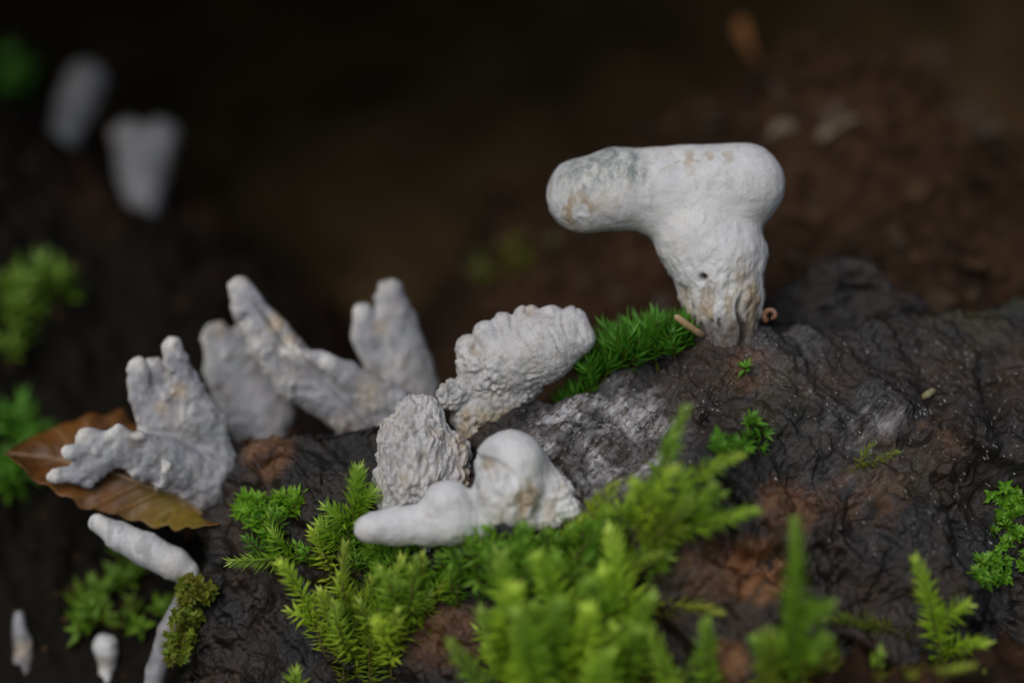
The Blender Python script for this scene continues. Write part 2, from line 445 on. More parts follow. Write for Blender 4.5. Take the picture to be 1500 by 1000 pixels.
white = np.clip(0.9 * spotw(pix, 930, 715, 70) + spotw(pix, 900, 655, 135, 0.7) * 1.1 + spotw(pix, 840, 640, 80) * 0.8 + spotw(pix, 880, 730, 80) + 0.35 * spotw(pix, 1285, 612, 45)
                + 0.12 * spotw(pix, 1250, 640, 120) + 0.12 * spotw(pix, 1150, 530, 90), 0, 1) * (0.25 + 0.75 * sstep(-.22, .22, fbm(grain_coords(LV, 1.6, 3.2), 4, 97)))
olive = np.clip(0.5 * spotw(pix, 1450, 480, 130, 0.9) + 0.5 * spotw(pix, 1130, 600, 90, .9) + 0.35 * spotw(pix, 1330, 700, 90, .9), 0, 1) * sstep(-0.3, 0.5, fbm(LV * 3, 3, 8))
lo = P(900, 900, 0.5)
log = thing('rotting_log', 'black wet rotting log with shredded grain, orange rot and white mould patches', 'log', lo)
mesh_obj('log_body', LV, LF, M['log'], log, attrs={'rot': rot, 'white': white, 'olive': olive})
log_bvh = BVHTree.FromPolygons([tuple(v) for v in LV], [tuple(int(i) for i in f) for f in LF])
camv = Vector(CAM)
def hit(px, py, default=None, bvh=None):
    d = Vector(P(px, py, 0.0)) - camv; d.normalize()
    h = (bvh or log_bvh).ray_cast(camv, d)
    if h[0] is None: return None, None, default
    q = np.array(h[0]); return q, np.array(h[1]), float((q - CAM) @ F_ - D)

# shredded pale fibres lying along the grain
def slivers(n, pick, lmin, lmax, wid, seed):
    r = np.random.default_rng(seed); V, Fq = [], []
    for _ in range(n):
        x, y = pick(r)
        q, nn, _w = hit(x, y)
        if q is None: continue
        if nn @ (q - CAM) > 0: nn = -nn
        ang = math.radians(-55 + r.normal(0, 11))
        t = math.cos(ang) * R_ + math.sin(ang) * U_; t = t - (t @ nn) * nn; t /= np.linalg.norm(t)
        t = t + nn * r.normal(0, 0.16)
        b = np.cross(t, nn); L = r.uniform(lmin, lmax); W = wid * r.uniform(0.5, 1.3)
        c = q + nn * 0.012; k = len(V) * 0 + sum(len(v) for v in V)
        V.append(np.array([c - t * L / 2, c - t * L * .1 + b * W + nn * W * .4, c - t * L * .1 - b * W + nn * W * .2, c + t * L * .2 + nn * W * 1.4, c + t * L / 2 - nn * .01]))
        Fq += [(k, k + 1, k + 3), (k, k + 3, k + 2), (k + 1, k + 4, k + 3), (k + 3, k + 4, k + 2), (k, k + 2, k + 1), (k + 1, k + 2, k + 4)]
    return np.concatenate(V), np.array(Fq)
def pick_a(r):
    if r.random() < 0.45: return r.normal(895, 62), r.normal(660, 45)
    if r.random() < 0.5: return r.uniform(840, 1500), r.uniform(480, 680)
    return r.uniform(1200, 1500), r.uniform(500, 820)
sv, sf = slivers(620, pick_a, 0.03, 0.085, 0.013, 3)
tag(mesh_obj('shredded_fibres', sv, sf, M['sliver'], log, smooth=False), 'fine pale wood fibres shredded along the grain', kind='stuff')

# ------------------------------------------------------------------ signed distance fungi
def surface_nets(Fv, origin, h):
    nx, ny, nz = Fv.shape
    ins = Fv < 0
    cs = [(0,0,0),(1,0,0),(0,1,0),(1,1,0),(0,0,1),(1,0,1),(0,1,1),(1,1,1)]
    def sh(A, c): return A[c[0]:nx-1+c[0], c[1]:ny-1+c[1], c[2]:nz-1+c[2]]
    cnt = sum(sh(ins, c).astype(np.int8) for c in cs)
    act = (cnt > 0) & (cnt < 8)
    idx = np.full(act.shape, -1, np.int64); cells = np.argwhere(act); idx[act] = np.arange(len(cells))
    vals = [Fv[cells[:, 0] + c[0], cells[:, 1] + c[1], cells[:, 2] + c[2]] for c in cs]
    acc = np.zeros((len(cells), 3)); num = np.zeros(len(cells))
    for a in range(8):
        for ax in range(3):
            if cs[a][ax] == 0:
                c2 = list(cs[a]); c2[ax] = 1; b = cs.index(tuple(c2))
                va, vb = vals[a], vals[b]; cr = (va < 0) != (vb < 0)
                t = np.where(cr, va / np.where(cr, va - vb, 1), 0)
                p = np.tile(np.array(cs[a], float), (len(cells), 1)); p[:, ax] += t
                acc += p * cr[:, None]; num += cr
    V = (cells + acc / num[:, None]) * h + origin
    Fs = []
    for ax in range(3):
        o1, o2 = (ax + 1) % 3, (ax + 2) % 3
        s0 = [slice(1, -1)] * 3; s0[ax] = slice(0, -1); s1 = list(s0); s1[ax] = slice(1, None)
        A, B = ins[tuple(s0)], ins[tuple(s1)]
        e = np.argwhere(A != B)
        flip = B[tuple(e.T)]
        off = np.ones(3, int); off[ax] = 0
        e = e + off
        d1 = np.zeros(3, int); d1[o1] = 1; d2 = np.zeros(3, int); d2[o2] = 1
        g = lambda q: idx[q[:, 0], q[:, 1], q[:, 2]]
        quad = np.stack([g(e - d1 - d2), g(e - d2), g(e), g(e - d1)], 1)
        quad[flip] = quad[flip][:, ::-1]
        Fs.append(quad)
    return V, np.concatenate(Fs)

def smin(a, b, k):
    h = np.clip(0.5 + 0.5 * (b - a) / k, 0, 1)
    return b * (1 - h) + a * h - k * h * (1 - h)

def chain_sdf(G, pts, flat):
    d = None
    for (a, b) in zip(pts[:-1], pts[1:]):
        pa = np.array([a[0], a[1], a[2] / flat]); pb = np.array([b[0], b[1], b[2] / flat])
        ba = pb - pa
        t = np.clip(((G - pa) @ ba) / max(ba @ ba, 1e-9), 0, 1)
        q = np.linalg.norm(G - pa - t[..., None] * ba, axis=-1) - (a[3] + (b[3] - a[3]) * t)
        d = q if d is None else np.minimum(d, q) if False else smin(d, q, 0.06)
    return d

def fungus(name, label, chains, w0, vox, k, flat=1.0, mat='fungus', part_mats=None, warp=None, stains=None, base=None, group=None, cat='fungus', lean=0.0, frame=None):
    """chains: (part name, [(px, py, depth_px, radius_px), ...]); authored in photo pixels at depth w0, 100 px = 1 cm"""
    ks = (D + w0) / D / 100.0
    ch = []
    for nm, pts in chains:
        ch.append((nm, [((x - 750) / 100, (500 - y) / 100, c / 100, r / 100) for x, y, c, r in pts]))
    lo3 = np.min([[min(p[0] - p[3], 99), p[1] - p[3], p[2] - p[3] * flat] for _, q in ch for p in q], 0) - 0.14
    hi3 = np.max([[p[0] + p[3], p[1] + p[3], p[2] + p[3] * flat] for _, q in ch for p in q], 0) + 0.14
    ax = [np.arange(lo3[i], hi3[i] + vox, vox) for i in range(3)]
    Gx, Gy, Gz = np.meshgrid(*ax, indexing='ij')
    G = np.stack([Gx, Gy, Gz / flat], -1)
    d = None
    for nm, q in ch:
        e = chain_sdf(G, q, flat)
        d = e if d is None else smin(d, e, k)
    V, Fq = surface_nets(d, lo3, vox)
    # part of each vertex
    Vf = V.copy(); Vf[:, 2] /= flat
    dist = np.stack([chain_sdf(Vf, q, flat) for _, q in ch], 1)
    lab = dist.argmin(1)
    N = vnormals(V, Fq)
    pxs = (V[:, 0] * 100 + 750, 500 - V[:, 1] * 100)
    if warp is not None: V = V + N * warp(V, pxs, dist, lab)[:, None]
    N = vnormals(V, Fq)
    st = {'tan': np.zeros(len(V)), 'green': np.zeros(len(V)), 'dark': np.zeros(len(V)), 'pale': np.zeros(len(V))}
    if stains is not None:
        for kk, vv in stains(V, pxs, N).items(): st[kk] = np.clip(vv, 0, 1)
    k1 = (D + w0) / D
    W = CAM + (D + w0 + V[:, 2:3] * k1) * F_ + V[:, 0:1] * k1 * R_ + V[:, 1:2] * k1 * U_
    NW = N[:, 2:3] * F_ + N[:, 0:1] * R_ + N[:, 1:2] * U_
    # winding check
    cen = W.mean(0)
    fN = vnormals(W, Fq)
    if ((fN * NW).sum(1)).mean() < 0: Fq = Fq[:, ::-1]
    if (NW * (W - cen)).sum(1).mean() < 0: Fq = Fq[:, ::-1]; NW = -NW
    bx = base if base is not None else (chains[-1][1][-1][0], chains[-1][1][-1][1])
    root = thing(name, label, cat, P(bx[0], bx[1], w0), group)
    flab = lab[Fq]
    fl = np.sort(flab, 1)[:, 1]
    for i, (nm, _) in enumerate(ch):
        sel = Fq[fl == i]
        if len(sel) == 0: continue
        u, inv = np.unique(sel, return_inverse=True)
        mm = M[(part_mats or {}).get(nm, mat)]
        mesh_obj(nm, W[u], inv.reshape(sel.shape), mm, root, attrs={a: b[u] for a, b in st.items()}, normals=NW[u])
    return root

def bumps(scale, amp, seed, octv=4, stretch=(1, 1, 1)):
    return lambda V: amp * fbm(V * np.array(stretch) * scale, octv, seed)

def contact(px, py, depth):
    return hit(px, py)[2] + 0.75 * depth

# --- the large hammer shaped fungus
def w_main(V, p, dist, lab):
    low = sstep(330, 420, p[1])
    o = 0.022 * fbm(V * 2.0, 3, 1) + 0.010 * fbm(V * [9, 9, 9], 3, 2)
    o = o + low * (0.026 * fbm(V * [6, 2.4, 6], 4, 3) + 0.034 * fbm(V * [14, 8, 14], 4, 4))
    o = o - 0.10 * np.exp(-((p[0] - 1083 - 5 * np.sin(p[1] * .08)) / 4) ** 2) * sstep(420, 450, p[1]) * (V[:, 2] < 0)       # split in the foot
    o = o - 0.14 * np.exp(-(((p[0] - 1026) / 4.5) ** 2 + ((p[1] - 408) / 4.5) ** 2)) * (V[:, 2] < 0)
    o = o + 0.05 * np.exp(-(((p[0] - 1128) / 9) ** 2 + ((p[1] - 352) / 20) ** 2)) * (1 + fbm(V * 12, 2, 6))
    # small raised flecks under the head
    o = o + 0.010 * sstep(0.42, 0.75, fbm(V * 8, 2, 7)) * np.exp(-(((p[1] - 325) / 25) ** 2))
    o = o + 0.02 * np.abs(fbm(V * [10, 3.5, 10], 3, 8)) * sstep(960, 820, p[0])
    return o
def s_main(V, p, N):
    front = 1.0
    n = fbm(V * 5, 4, 12)
    g = spotw(p, 905, 240, 52, .7) * 1.2 + spotw(p, 848, 250, 58, .8) * 1.0 + spotw(p, 930, 256, 24, .7) * 1.3
    t = 1.3 * spotw(p, 842, 310, 32, .6) * sstep(-0.05, 0.2, n) + 0.75 * sstep(0.05, 0.25, fbm(V * 7, 3, 15)) * np.exp(-((p[1] - 235) / 16) ** 2) * sstep(930, 960, p[0]) * sstep(1085, 1060, p[0])
    t = t + 0.35 * sstep(0.0, 0.3, fbm(V * 4, 3, 16)) * sstep(960, 900, p[0]) + 0.25 * sstep(.1, .3, n) * np.exp(-((p[1] - 262) / 12) ** 2)
    foot = sstep(395, 455, p[1] + 28 * fbm(V * 4, 3, 17))
    t = t + 0.95 * foot * sstep(-0.12, 0.12, fbm(V * [6, 2.2, 6], 4, 18)) + 0.85 * np.exp(-(((p[0] - 1090 - (p[1]-430)*.1) / 14) ** 2 + ((p[1] - 425) / 40) ** 2))
    t = t + 0.5 * np.exp(-(((p[0] - 1128) / 8) ** 2 + ((p[1] - 340) / 14) ** 2))
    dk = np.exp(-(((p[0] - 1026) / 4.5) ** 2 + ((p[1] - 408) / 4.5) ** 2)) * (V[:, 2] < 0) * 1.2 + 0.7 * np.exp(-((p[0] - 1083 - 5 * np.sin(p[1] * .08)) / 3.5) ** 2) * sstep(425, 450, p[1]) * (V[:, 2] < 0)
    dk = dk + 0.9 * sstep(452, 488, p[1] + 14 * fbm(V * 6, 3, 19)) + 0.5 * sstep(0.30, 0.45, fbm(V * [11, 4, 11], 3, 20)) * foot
    return {'tan': t, 'green': g + 0.3 * foot * sstep(.1, .3, fbm(V * 6, 3, 22)), 'dark': dk}
fungus('fungus', 'large white hammer-shaped fungus with wide rounded head on a thick stalk', [
    ('cap', [(858, 286, 0, 56), (905, 278, 0, 60), (1010, 271, 0, 57), (1088, 271, 0, 62)]),
    ('stalk', [(985, 318, 0, 42), (1024, 345, 0, 66), (1050, 378, 0, 72), (1058, 430, 0, 61), (1062, 492, 0, 50), (1062, 540, 0, 46)]),
], contact(1062, 490, 0.5 * 0.85), 0.024, 0.30, 0.85, warp=w_main, stains=s_main, base=(1062, 500))

# --- the ridged, scalloped one below it
ridges = [('cap', [(704, 556, 0, 32), (745, 534, -2, 46), (795, 507, -4, 52), (822, 494, -2, 43)])]
for i_, (x, y, r_) in enumerate([(678, 536, 12), (688, 511, 22), (712, 489, 20), (737, 475, 19), (772, 468, 23), (806, 464, 18), (836, 474, 26)]):
    ridges.append(('fold', [(x, y, -6 + 4 * math.sin(i_ * 2.1), r_), (x + 12, y + 22, -14, r_ - 2)]))
def w_ridge(V, p, dist, lab):
    # closer to the foot the surface breaks up into warts
    low = sstep(-10, 55, (p[1] - 505) + (760 - p[0]) * 0.28)
    cell = worley(V * 11 + 0.5 * fbm(V * 5, 2, 38)[:, None], 5)
    o = low * (0.04 - 0.065 * cell + 0.04 * fbm(V * 11, 3, 36)) * (0.5 + 0.9 * sstep(-.3, .4, fbm(V * 3, 2, 37))) + 0.016 * fbm(V * 9, 3, 31)
    dd = np.sort(dist[:, :8], 1)
    o = o - 0.014 * np.exp(-((dd[:, 1] - dd[:, 0]) / 0.03) ** 2)
    # shallow folds running across the cap, bent and uneven
    g = (p[0] * 0.90 - p[1] * 0.44 + 16 * fbm(V * 1.6, 2, 71) + 0.0011 * (p[1] - 500) ** 2) / 21.0
    fold = np.abs(g - np.round(g)) * 2
    up = 1 - sstep(0, 60, (p[1] - 505) + (760 - p[0]) * 0.28)
    o = o - 0.024 * (1 - sstep(0.0, 0.5, 1 - fold)) * up * sstep(-.5, .3, fbm(V * 2.3, 2, 72))
    # pitted cups
    for x, y, r in ((693, 510, 9), (661, 577, 11), (772, 452, 6)):
        dcup = np.hypot(p[0] - x, p[1] - y)
        o = o - 0.075 * np.exp(-(dcup / r) ** 2) * (V[:, 2] < 0.1)
    return o
def s_ridge(V, p, N):
    low = sstep(-20, 60, (p[1] - 510) + (760 - p[0]) * 0.3)
    c = worley(V * 11 + 0.5 * fbm(V * 5, 2, 38)[:, None], 5)
    t = 0.25 * sstep(0.1, 0.4, fbm(V * 5, 3, 33)) + 0.15 * low + 1.0 * spotw(p, 696, 512, 15, .8) + 0.5 * spotw(p, 775, 452, 12) + 0.9 * sstep(585, 610, p[1])
    g = 0.8 * spotw(p, 660, 578, 16, .8) + 0.5 * low * sstep(-.1, .3, fbm(V * 7, 3, 35)) + 0.4 * spotw(p, 785, 520, 26, .9)
    dk = low * 0.4 * sstep(0.5, 0.85, c) * sstep(-.2, .3, fbm(V * 4, 2, 39))
    return {'tan': t, 'green': g, 'dark': dk}
fungus('fungus', 'upright scalloped fungus with grey transverse folds and a small cupped knob', ridges + [
    ('knob', [(661, 578, -18, 21), (676, 572, -8, 20)]),
    ('stalk', [(770, 560, 4, 24), (725, 590, 6, 34), (695, 612, 6, 34), (690, 660, 6, 32)]),
], contact(715, 618, 0.3), 0.018, 0.075, 0.85, mat='fungus_rough', warp=w_ridge, stains=s_ridge, base=(700, 620))

# --- the coral textured one
def w_coral(V, p, dist, lab):
    c = worley(V * [13, 5.5, 13] + 0.6 * fbm(V * 5, 2, 3)[:, None], 9)
    return (0.04 - 0.085 * c) * (0.6 + 0.8 * sstep(-.3, .4, fbm(V * 3, 2, 47))) + 0.06 * fbm(V * [8, 4, 8], 4, 44)
def s_coral(V, p, N):
    c = worley(V * [13, 5.5, 13] + 0.6 * fbm(V * 5, 2, 3)[:, None], 9)
    return {'tan': 0.10 + 0.55 * sstep(0.0, 0.4, fbm(V * 3.5, 3, 45)) * sstep(.3, .6, c) + 0.5 * sstep(650, 690, p[0]), 'green': 0.25 * sstep(.1, .4, fbm(V * 3, 3, 46)), 'dark': 0.4 * sstep(0.52, 0.85, c)}
fungus('fungus', 'blunt fungus with coral-like crinkled surface behind the smooth white lobes', [
    ('cap', [(614, 612, 0, 36), (607, 650, -4, 52), (606, 690, -4, 56)]),
    ('stalk', [(652, 668, 4, 38), (640, 720, 8, 50), (598, 735, 6, 46), (640, 800, 12, 46)]),
], contact(600, 770, 0.1), 0.018, 0.14, 0.85, mat='fungus_rough', warp=w_coral, stains=s_coral, base=(630, 770))

# --- the smooth white lobes in front
def crease(p):
    # lip where the smooth dome overhangs its crinkled pillar
    yl = np.interp(p[0], [680, 700, 730, 755, 775, 800], [660, 668, 676, 694, 716, 735])
    return p[1] - yl
def w_lobe(V, p, dist, lab):
    o = 0.03 * fbm(V * 3, 3, 51) + 0.012 * fbm(V * 9, 4, 52)
    edge_ = sstep(700, 760, p[0]) * sstep(690, 720, p[1])
    o = o + edge_ * 0.05 * fbm(V * 6, 4, 53) + 0.06 * sstep(800, 840, p[0]) * fbm(V * 12, 3, 54)
    c = crease(p); dome = sstep(685, 700, p[0]) * sstep(805, 790, p[0]) * (V[:, 2] < 0.1) * (p[1] < 760)
    o = o - dome * (0.05 * np.exp(-(c / 5) ** 2) + 0.03 * sstep(0, 8, c) * sstep(70, 30, c) * (0.6 + 3.6 * fbm(V * [7, 3.5, 7], 4, 57)))
    return o
def s_lobe(V, p, N):
    t = 1.0 * spotw(p, 717, 677, 15, .8) + 0.55 * np.exp(-((p[0] - 785) / 10) ** 2) * sstep(660, 690, p[1]) * sstep(750, 720, p[1]) + 0.2 * sstep(.1, .4, fbm(V * 5, 3, 55))  # includes a tan strip painting the brown shadow on the right flank
    t = t + 0.45 * sstep(765, 790, p[1]) * sstep(690, 730, p[0]) * sstep(-.1, .2, fbm(V * 8, 3, 56)) + 0.6 * spotw(p, 762, 735, 34, .9) + 0.5 * sstep(.05, .3, fbm(V * [8, 4, 8], 3, 58)) * sstep(690, 705, p[0]) * sstep(670, 690, p[1])
    g = 0.6 * np.exp(-((p[0] - 698) / 10) ** 2) * sstep(665, 685, p[1]) + 0.4 * spotw(p, 722, 668, 24)
    return {'tan': t, 'green': g, 'dark': 0.4 * np.exp(-(((p[0] - 709) / 10) ** 2 + ((p[1] - 668) / 3) ** 2)) * (V[:, 2] < 0)}
fungus('fungus', 'smooth white fungus of rounded lobes lying on the moss with a pointed finger', [
    ('finger', [(539, 773, -8, 21), (580, 769, -6, 27), (630, 766, -4, 33), (700, 764, 0, 26)]),
    ('small_lobe', [(656, 739, -10, 38), (664, 760, -6, 38), (690, 768, 0, 28)]),
    ('large_lobe', [(747, 682, -2, 53), (746, 716, -6, 53), (748, 738, -6, 46)]),
    ('skirt', [(775, 700, 14, 42), (806, 722, 6, 31), (829, 742, -2, 20)]),
    ('rim', [(834, 750, -6, 13), (800, 757, -8, 18), (764, 764, -6, 20), (700, 774, 0, 22)]),
], contact(660, 800, -0.25), 0.02, 0.12, 0.9, warp=w_lobe, stains=s_lobe, base=(760, 770))

# --- left hand group, growing out of the broken end and back of the log
def w_soft(seed, amp=0.03):
    return lambda V, p, d, l: amp * fbm(V * 2.6, 3, seed) + 0.9 * amp * fbm(V * 6.5, 3, seed + 1) + 0.9 * amp * sstep(.25, .6, fbm(V * 5, 2, seed + 2))
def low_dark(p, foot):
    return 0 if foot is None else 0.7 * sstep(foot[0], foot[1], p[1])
def s_soft(seed, spots=(), foot=None, pale=()):
    def f(V, p, N):
        t = 0.22 * sstep(0.05, 0.45, fbm(V * 2.4, 3, seed))
        for x, y, r, a in spots: t = t + a * spotw(p, x, y, r, .9)
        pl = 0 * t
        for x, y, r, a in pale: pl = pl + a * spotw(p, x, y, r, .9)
        pl = pl + 0.6 * sstep(0.15, 0.7, -N[:, 0]) * (len(pale) > 0)  # left-facing flanks lightened: side light put into the colour
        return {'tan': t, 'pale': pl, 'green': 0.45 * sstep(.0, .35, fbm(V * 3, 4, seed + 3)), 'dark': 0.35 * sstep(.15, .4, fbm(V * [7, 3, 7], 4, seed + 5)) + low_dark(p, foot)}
    return f
fungus('fungus', 'hand-shaped pale fungus with knobbly fingers held over the dead leaf', [
    ('finger', [(202, 535, 0, 15), (206, 575, 2, 20), (235, 640, 8, 30), (270, 680, 8, 34)]),
    ('finger', [(222, 537, 12, 14), (238, 590, 10, 20), (262, 640, 10, 30)]),
    ('finger', [(252, 508, 4, 15), (268, 555, 6, 22), (296, 620, 10, 32), (322, 690, 12, 28)]),
    ('arm', [(128, 640, -22, 14), (180, 655, -18, 26), (245, 676, -10, 38), (305, 708, 0, 36)]),
    ('finger', [(88, 695, -26, 11), (116, 691, -24, 15), (150, 668, -20, 22)]),
    ('finger', [(104, 660, -32, 11), (130, 658, -24, 15)]),
    ('finger', [(132, 703, -20, 10), (150, 682, -18, 16)]),
    ('finger', [(174, 634, -28, 13), (196, 650, -20, 18)]),
    ('knob', [(206, 640, -30, 11), (222, 655, -20, 18)]),
    ('knob', [(249, 683, -38, 11), (266, 692, -20, 20)]),
    ('stalk', [(304, 700, 4, 40), (320, 735, 10, 21), (326, 775, 14, 12)]),
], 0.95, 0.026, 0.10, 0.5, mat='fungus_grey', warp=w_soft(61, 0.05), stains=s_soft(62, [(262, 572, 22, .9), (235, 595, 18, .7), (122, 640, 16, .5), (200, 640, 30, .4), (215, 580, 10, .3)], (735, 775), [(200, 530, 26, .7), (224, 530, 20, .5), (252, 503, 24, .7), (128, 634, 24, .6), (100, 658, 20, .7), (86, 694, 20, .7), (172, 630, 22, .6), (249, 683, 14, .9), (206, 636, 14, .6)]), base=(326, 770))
fungus('fungus', 'flat blade-like grey fungus standing behind the long slanting club', [
    ('blade', [(318, 492, 0, 22), (335, 540, 0, 36), (365, 600, 0, 44), (385, 650, 0, 30)]),
    ('blade_edge', [(362, 490, 6, 20), (385, 540, 6, 34), (400, 600, 4, 32)]),
    ('stalk', [(384, 640, 0, 34), (390, 720, -20, 24)]),
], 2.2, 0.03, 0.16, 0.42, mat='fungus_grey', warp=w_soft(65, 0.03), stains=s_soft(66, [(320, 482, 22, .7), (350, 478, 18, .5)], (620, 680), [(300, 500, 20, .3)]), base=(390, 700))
def groove(p):
    ln = np.interp(p[1], [420, 460, 520, 580, 640], [362, 392, 436, 505, 560])
    return np.exp(-((p[0] - ln) / 9) ** 2) * sstep(425, 450, p[1])
fungus('fungus', 'long slanting club-shaped fungus with small side fingers leaning over the log', [
    ('club', [(352, 420, 0, 17), (364, 448, 0, 24), (398, 500, 0, 34), (440, 552, 0, 37), (500, 590, 2, 36), (530, 640, 0, 26)]),
    ('side_finger', [(428, 514, -26, 12), (458, 530, -20, 15), (500, 556, -8, 18)]),
    ('side_finger', [(478, 530, -22, 13), (515, 550, -14, 19), (575, 590, -4, 28)]),
    ('stalk', [(540, 590, 6, 34), (575, 625, 6, 32), (560, 700, -20, 24)]),
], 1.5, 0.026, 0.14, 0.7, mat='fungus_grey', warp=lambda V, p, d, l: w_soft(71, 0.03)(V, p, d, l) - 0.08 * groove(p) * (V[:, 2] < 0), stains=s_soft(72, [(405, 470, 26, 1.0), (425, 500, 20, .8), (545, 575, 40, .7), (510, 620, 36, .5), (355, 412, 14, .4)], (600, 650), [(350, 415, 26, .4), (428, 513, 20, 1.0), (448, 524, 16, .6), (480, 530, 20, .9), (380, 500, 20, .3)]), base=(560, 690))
fungus('fungus', 'upright two-tipped grey fungus standing behind the long slanting club', [
    ('tall_tip', [(571, 426, 0, 19), (578, 470, 0, 30), (592, 540, 0, 42), (604, 600, 0, 38)]),
    ('short_tip', [(532, 458, -8, 14), (536, 490, -6, 20), (556, 530, -2, 26)]),
    ('stalk', [(600, 580, 0, 42), (605, 700, -20, 26)]),
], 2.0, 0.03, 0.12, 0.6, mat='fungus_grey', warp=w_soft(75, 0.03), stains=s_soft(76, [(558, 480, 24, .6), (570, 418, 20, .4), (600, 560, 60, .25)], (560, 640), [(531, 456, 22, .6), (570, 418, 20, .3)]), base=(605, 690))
fungus('fungus', 'small white finger-shaped fungus hanging below the dead leaf', [
    ('club', [(143, 765, 0, 13), (175, 785, 0, 20), (215, 805, 0, 24), (255, 826, 2, 23), (272, 838, 4, 19)]),
    ('stalk', [(274, 838, 4, 14), (272, 868, 8, 11), (243, 925, 14, 14), (226, 985, 16, 15), (206, 1110, 30, 16)]),
], 0.7, 0.024, 0.05, 1.0, part_mats={'stalk': 'fungus_grey'}, warp=w_soft(81, 0.012), stains=s_soft(82, [(272, 845, 18, .5), (150, 765, 20, .3)]), base=(210, 1100))
# --- far ones on the dim hump
fungus('fungus', 'far blunt club-shaped fungus alone on the dim hump', [
    ('cap', [(126, 118, 0, 31), (114, 150, 0, 30)]),
    ('stalk', [(110, 160, 0, 27), (92, 205, 0, 24), (84, 250, 0, 24), (80, 290, 0, 22)]),
], 8.2, 0.06, 0.16, 1.0, mat='fungus_grey', warp=w_soft(85, 0.04), stains=s_soft(86), base=(82, 290))
fungus('fungus', 'far stubby fungus with a two-lobed notched top on the dim hump', [
    ('lobe', [(188, 200, 0, 25), (202, 240, 0, 28)]),
    ('lobe', [(236, 200, 0, 25), (222, 240, 0, 28)]),
    ('stalk', [(212, 235, 0, 30), (208, 280, 0, 29), (205, 330, 0, 24), (205, 380, 0, 22)]),
], 7.6, 0.06, 0.16, 1.0, mat='fungus_grey', warp=w_soft(87, 0.04), stains=s_soft(88), base=(205, 350))
# --- buds low on the left
fungus('fungus', 'narrow cream fungus bud standing on the dark ground at the lower left', [
    ('cap', [(27, 900, 0, 7), (30, 925, 0, 12)]), ('stalk', [(33, 935, 0, 14), (34, 965, 0, 14), (34, 1010, 0, 12)]),
], hit(34, 968, 1.6, bvh=ground_bvh)[2], 0.03, 0.06, 1.0, mat='fungus_grey', warp=w_soft(91, 0.03), stains=s_soft(92, [(35, 950, 30, .7)]), base=(34, 1000))
fungus('fungus', 'round cream fungus bud on the ground below the finger-shaped fungus', [
    ('cap', [(154, 945, 0, 18), (156, 952, 0, 16)]), ('stalk', [(156, 968, 0, 11), (157, 1020, 0, 11)]),
], hit(157, 972, 1.6, bvh=ground_bvh)[2], 0.03, 0.05, 1.0, warp=w_soft(93, 0.03), stains=s_soft(94, [(155, 970, 20, .8)]), base=(157, 1010))

fungus('wood_chunk', 'dark rounded lump of wet wood behind the hammer-shaped fungus', [
    ('lump', [(1165, 455, 0, 46), (1215, 428, 0, 46), (1268, 425, 0, 44), (1310, 470, 0, 46)]),
    ('underside', [(1180, 500, 20, 70), (1290, 500, 20, 70)]),
], 2.3, 0.035, 0.25, 1.0, mat='log', warp=lambda V, p, d, l: 0.22 * fbm(V * 1.6, 4, 95) - 0.12 * np.abs(fbm(V * [2, 5, 5], 4, 96)) * 2, base=(1240, 520), cat='wood')

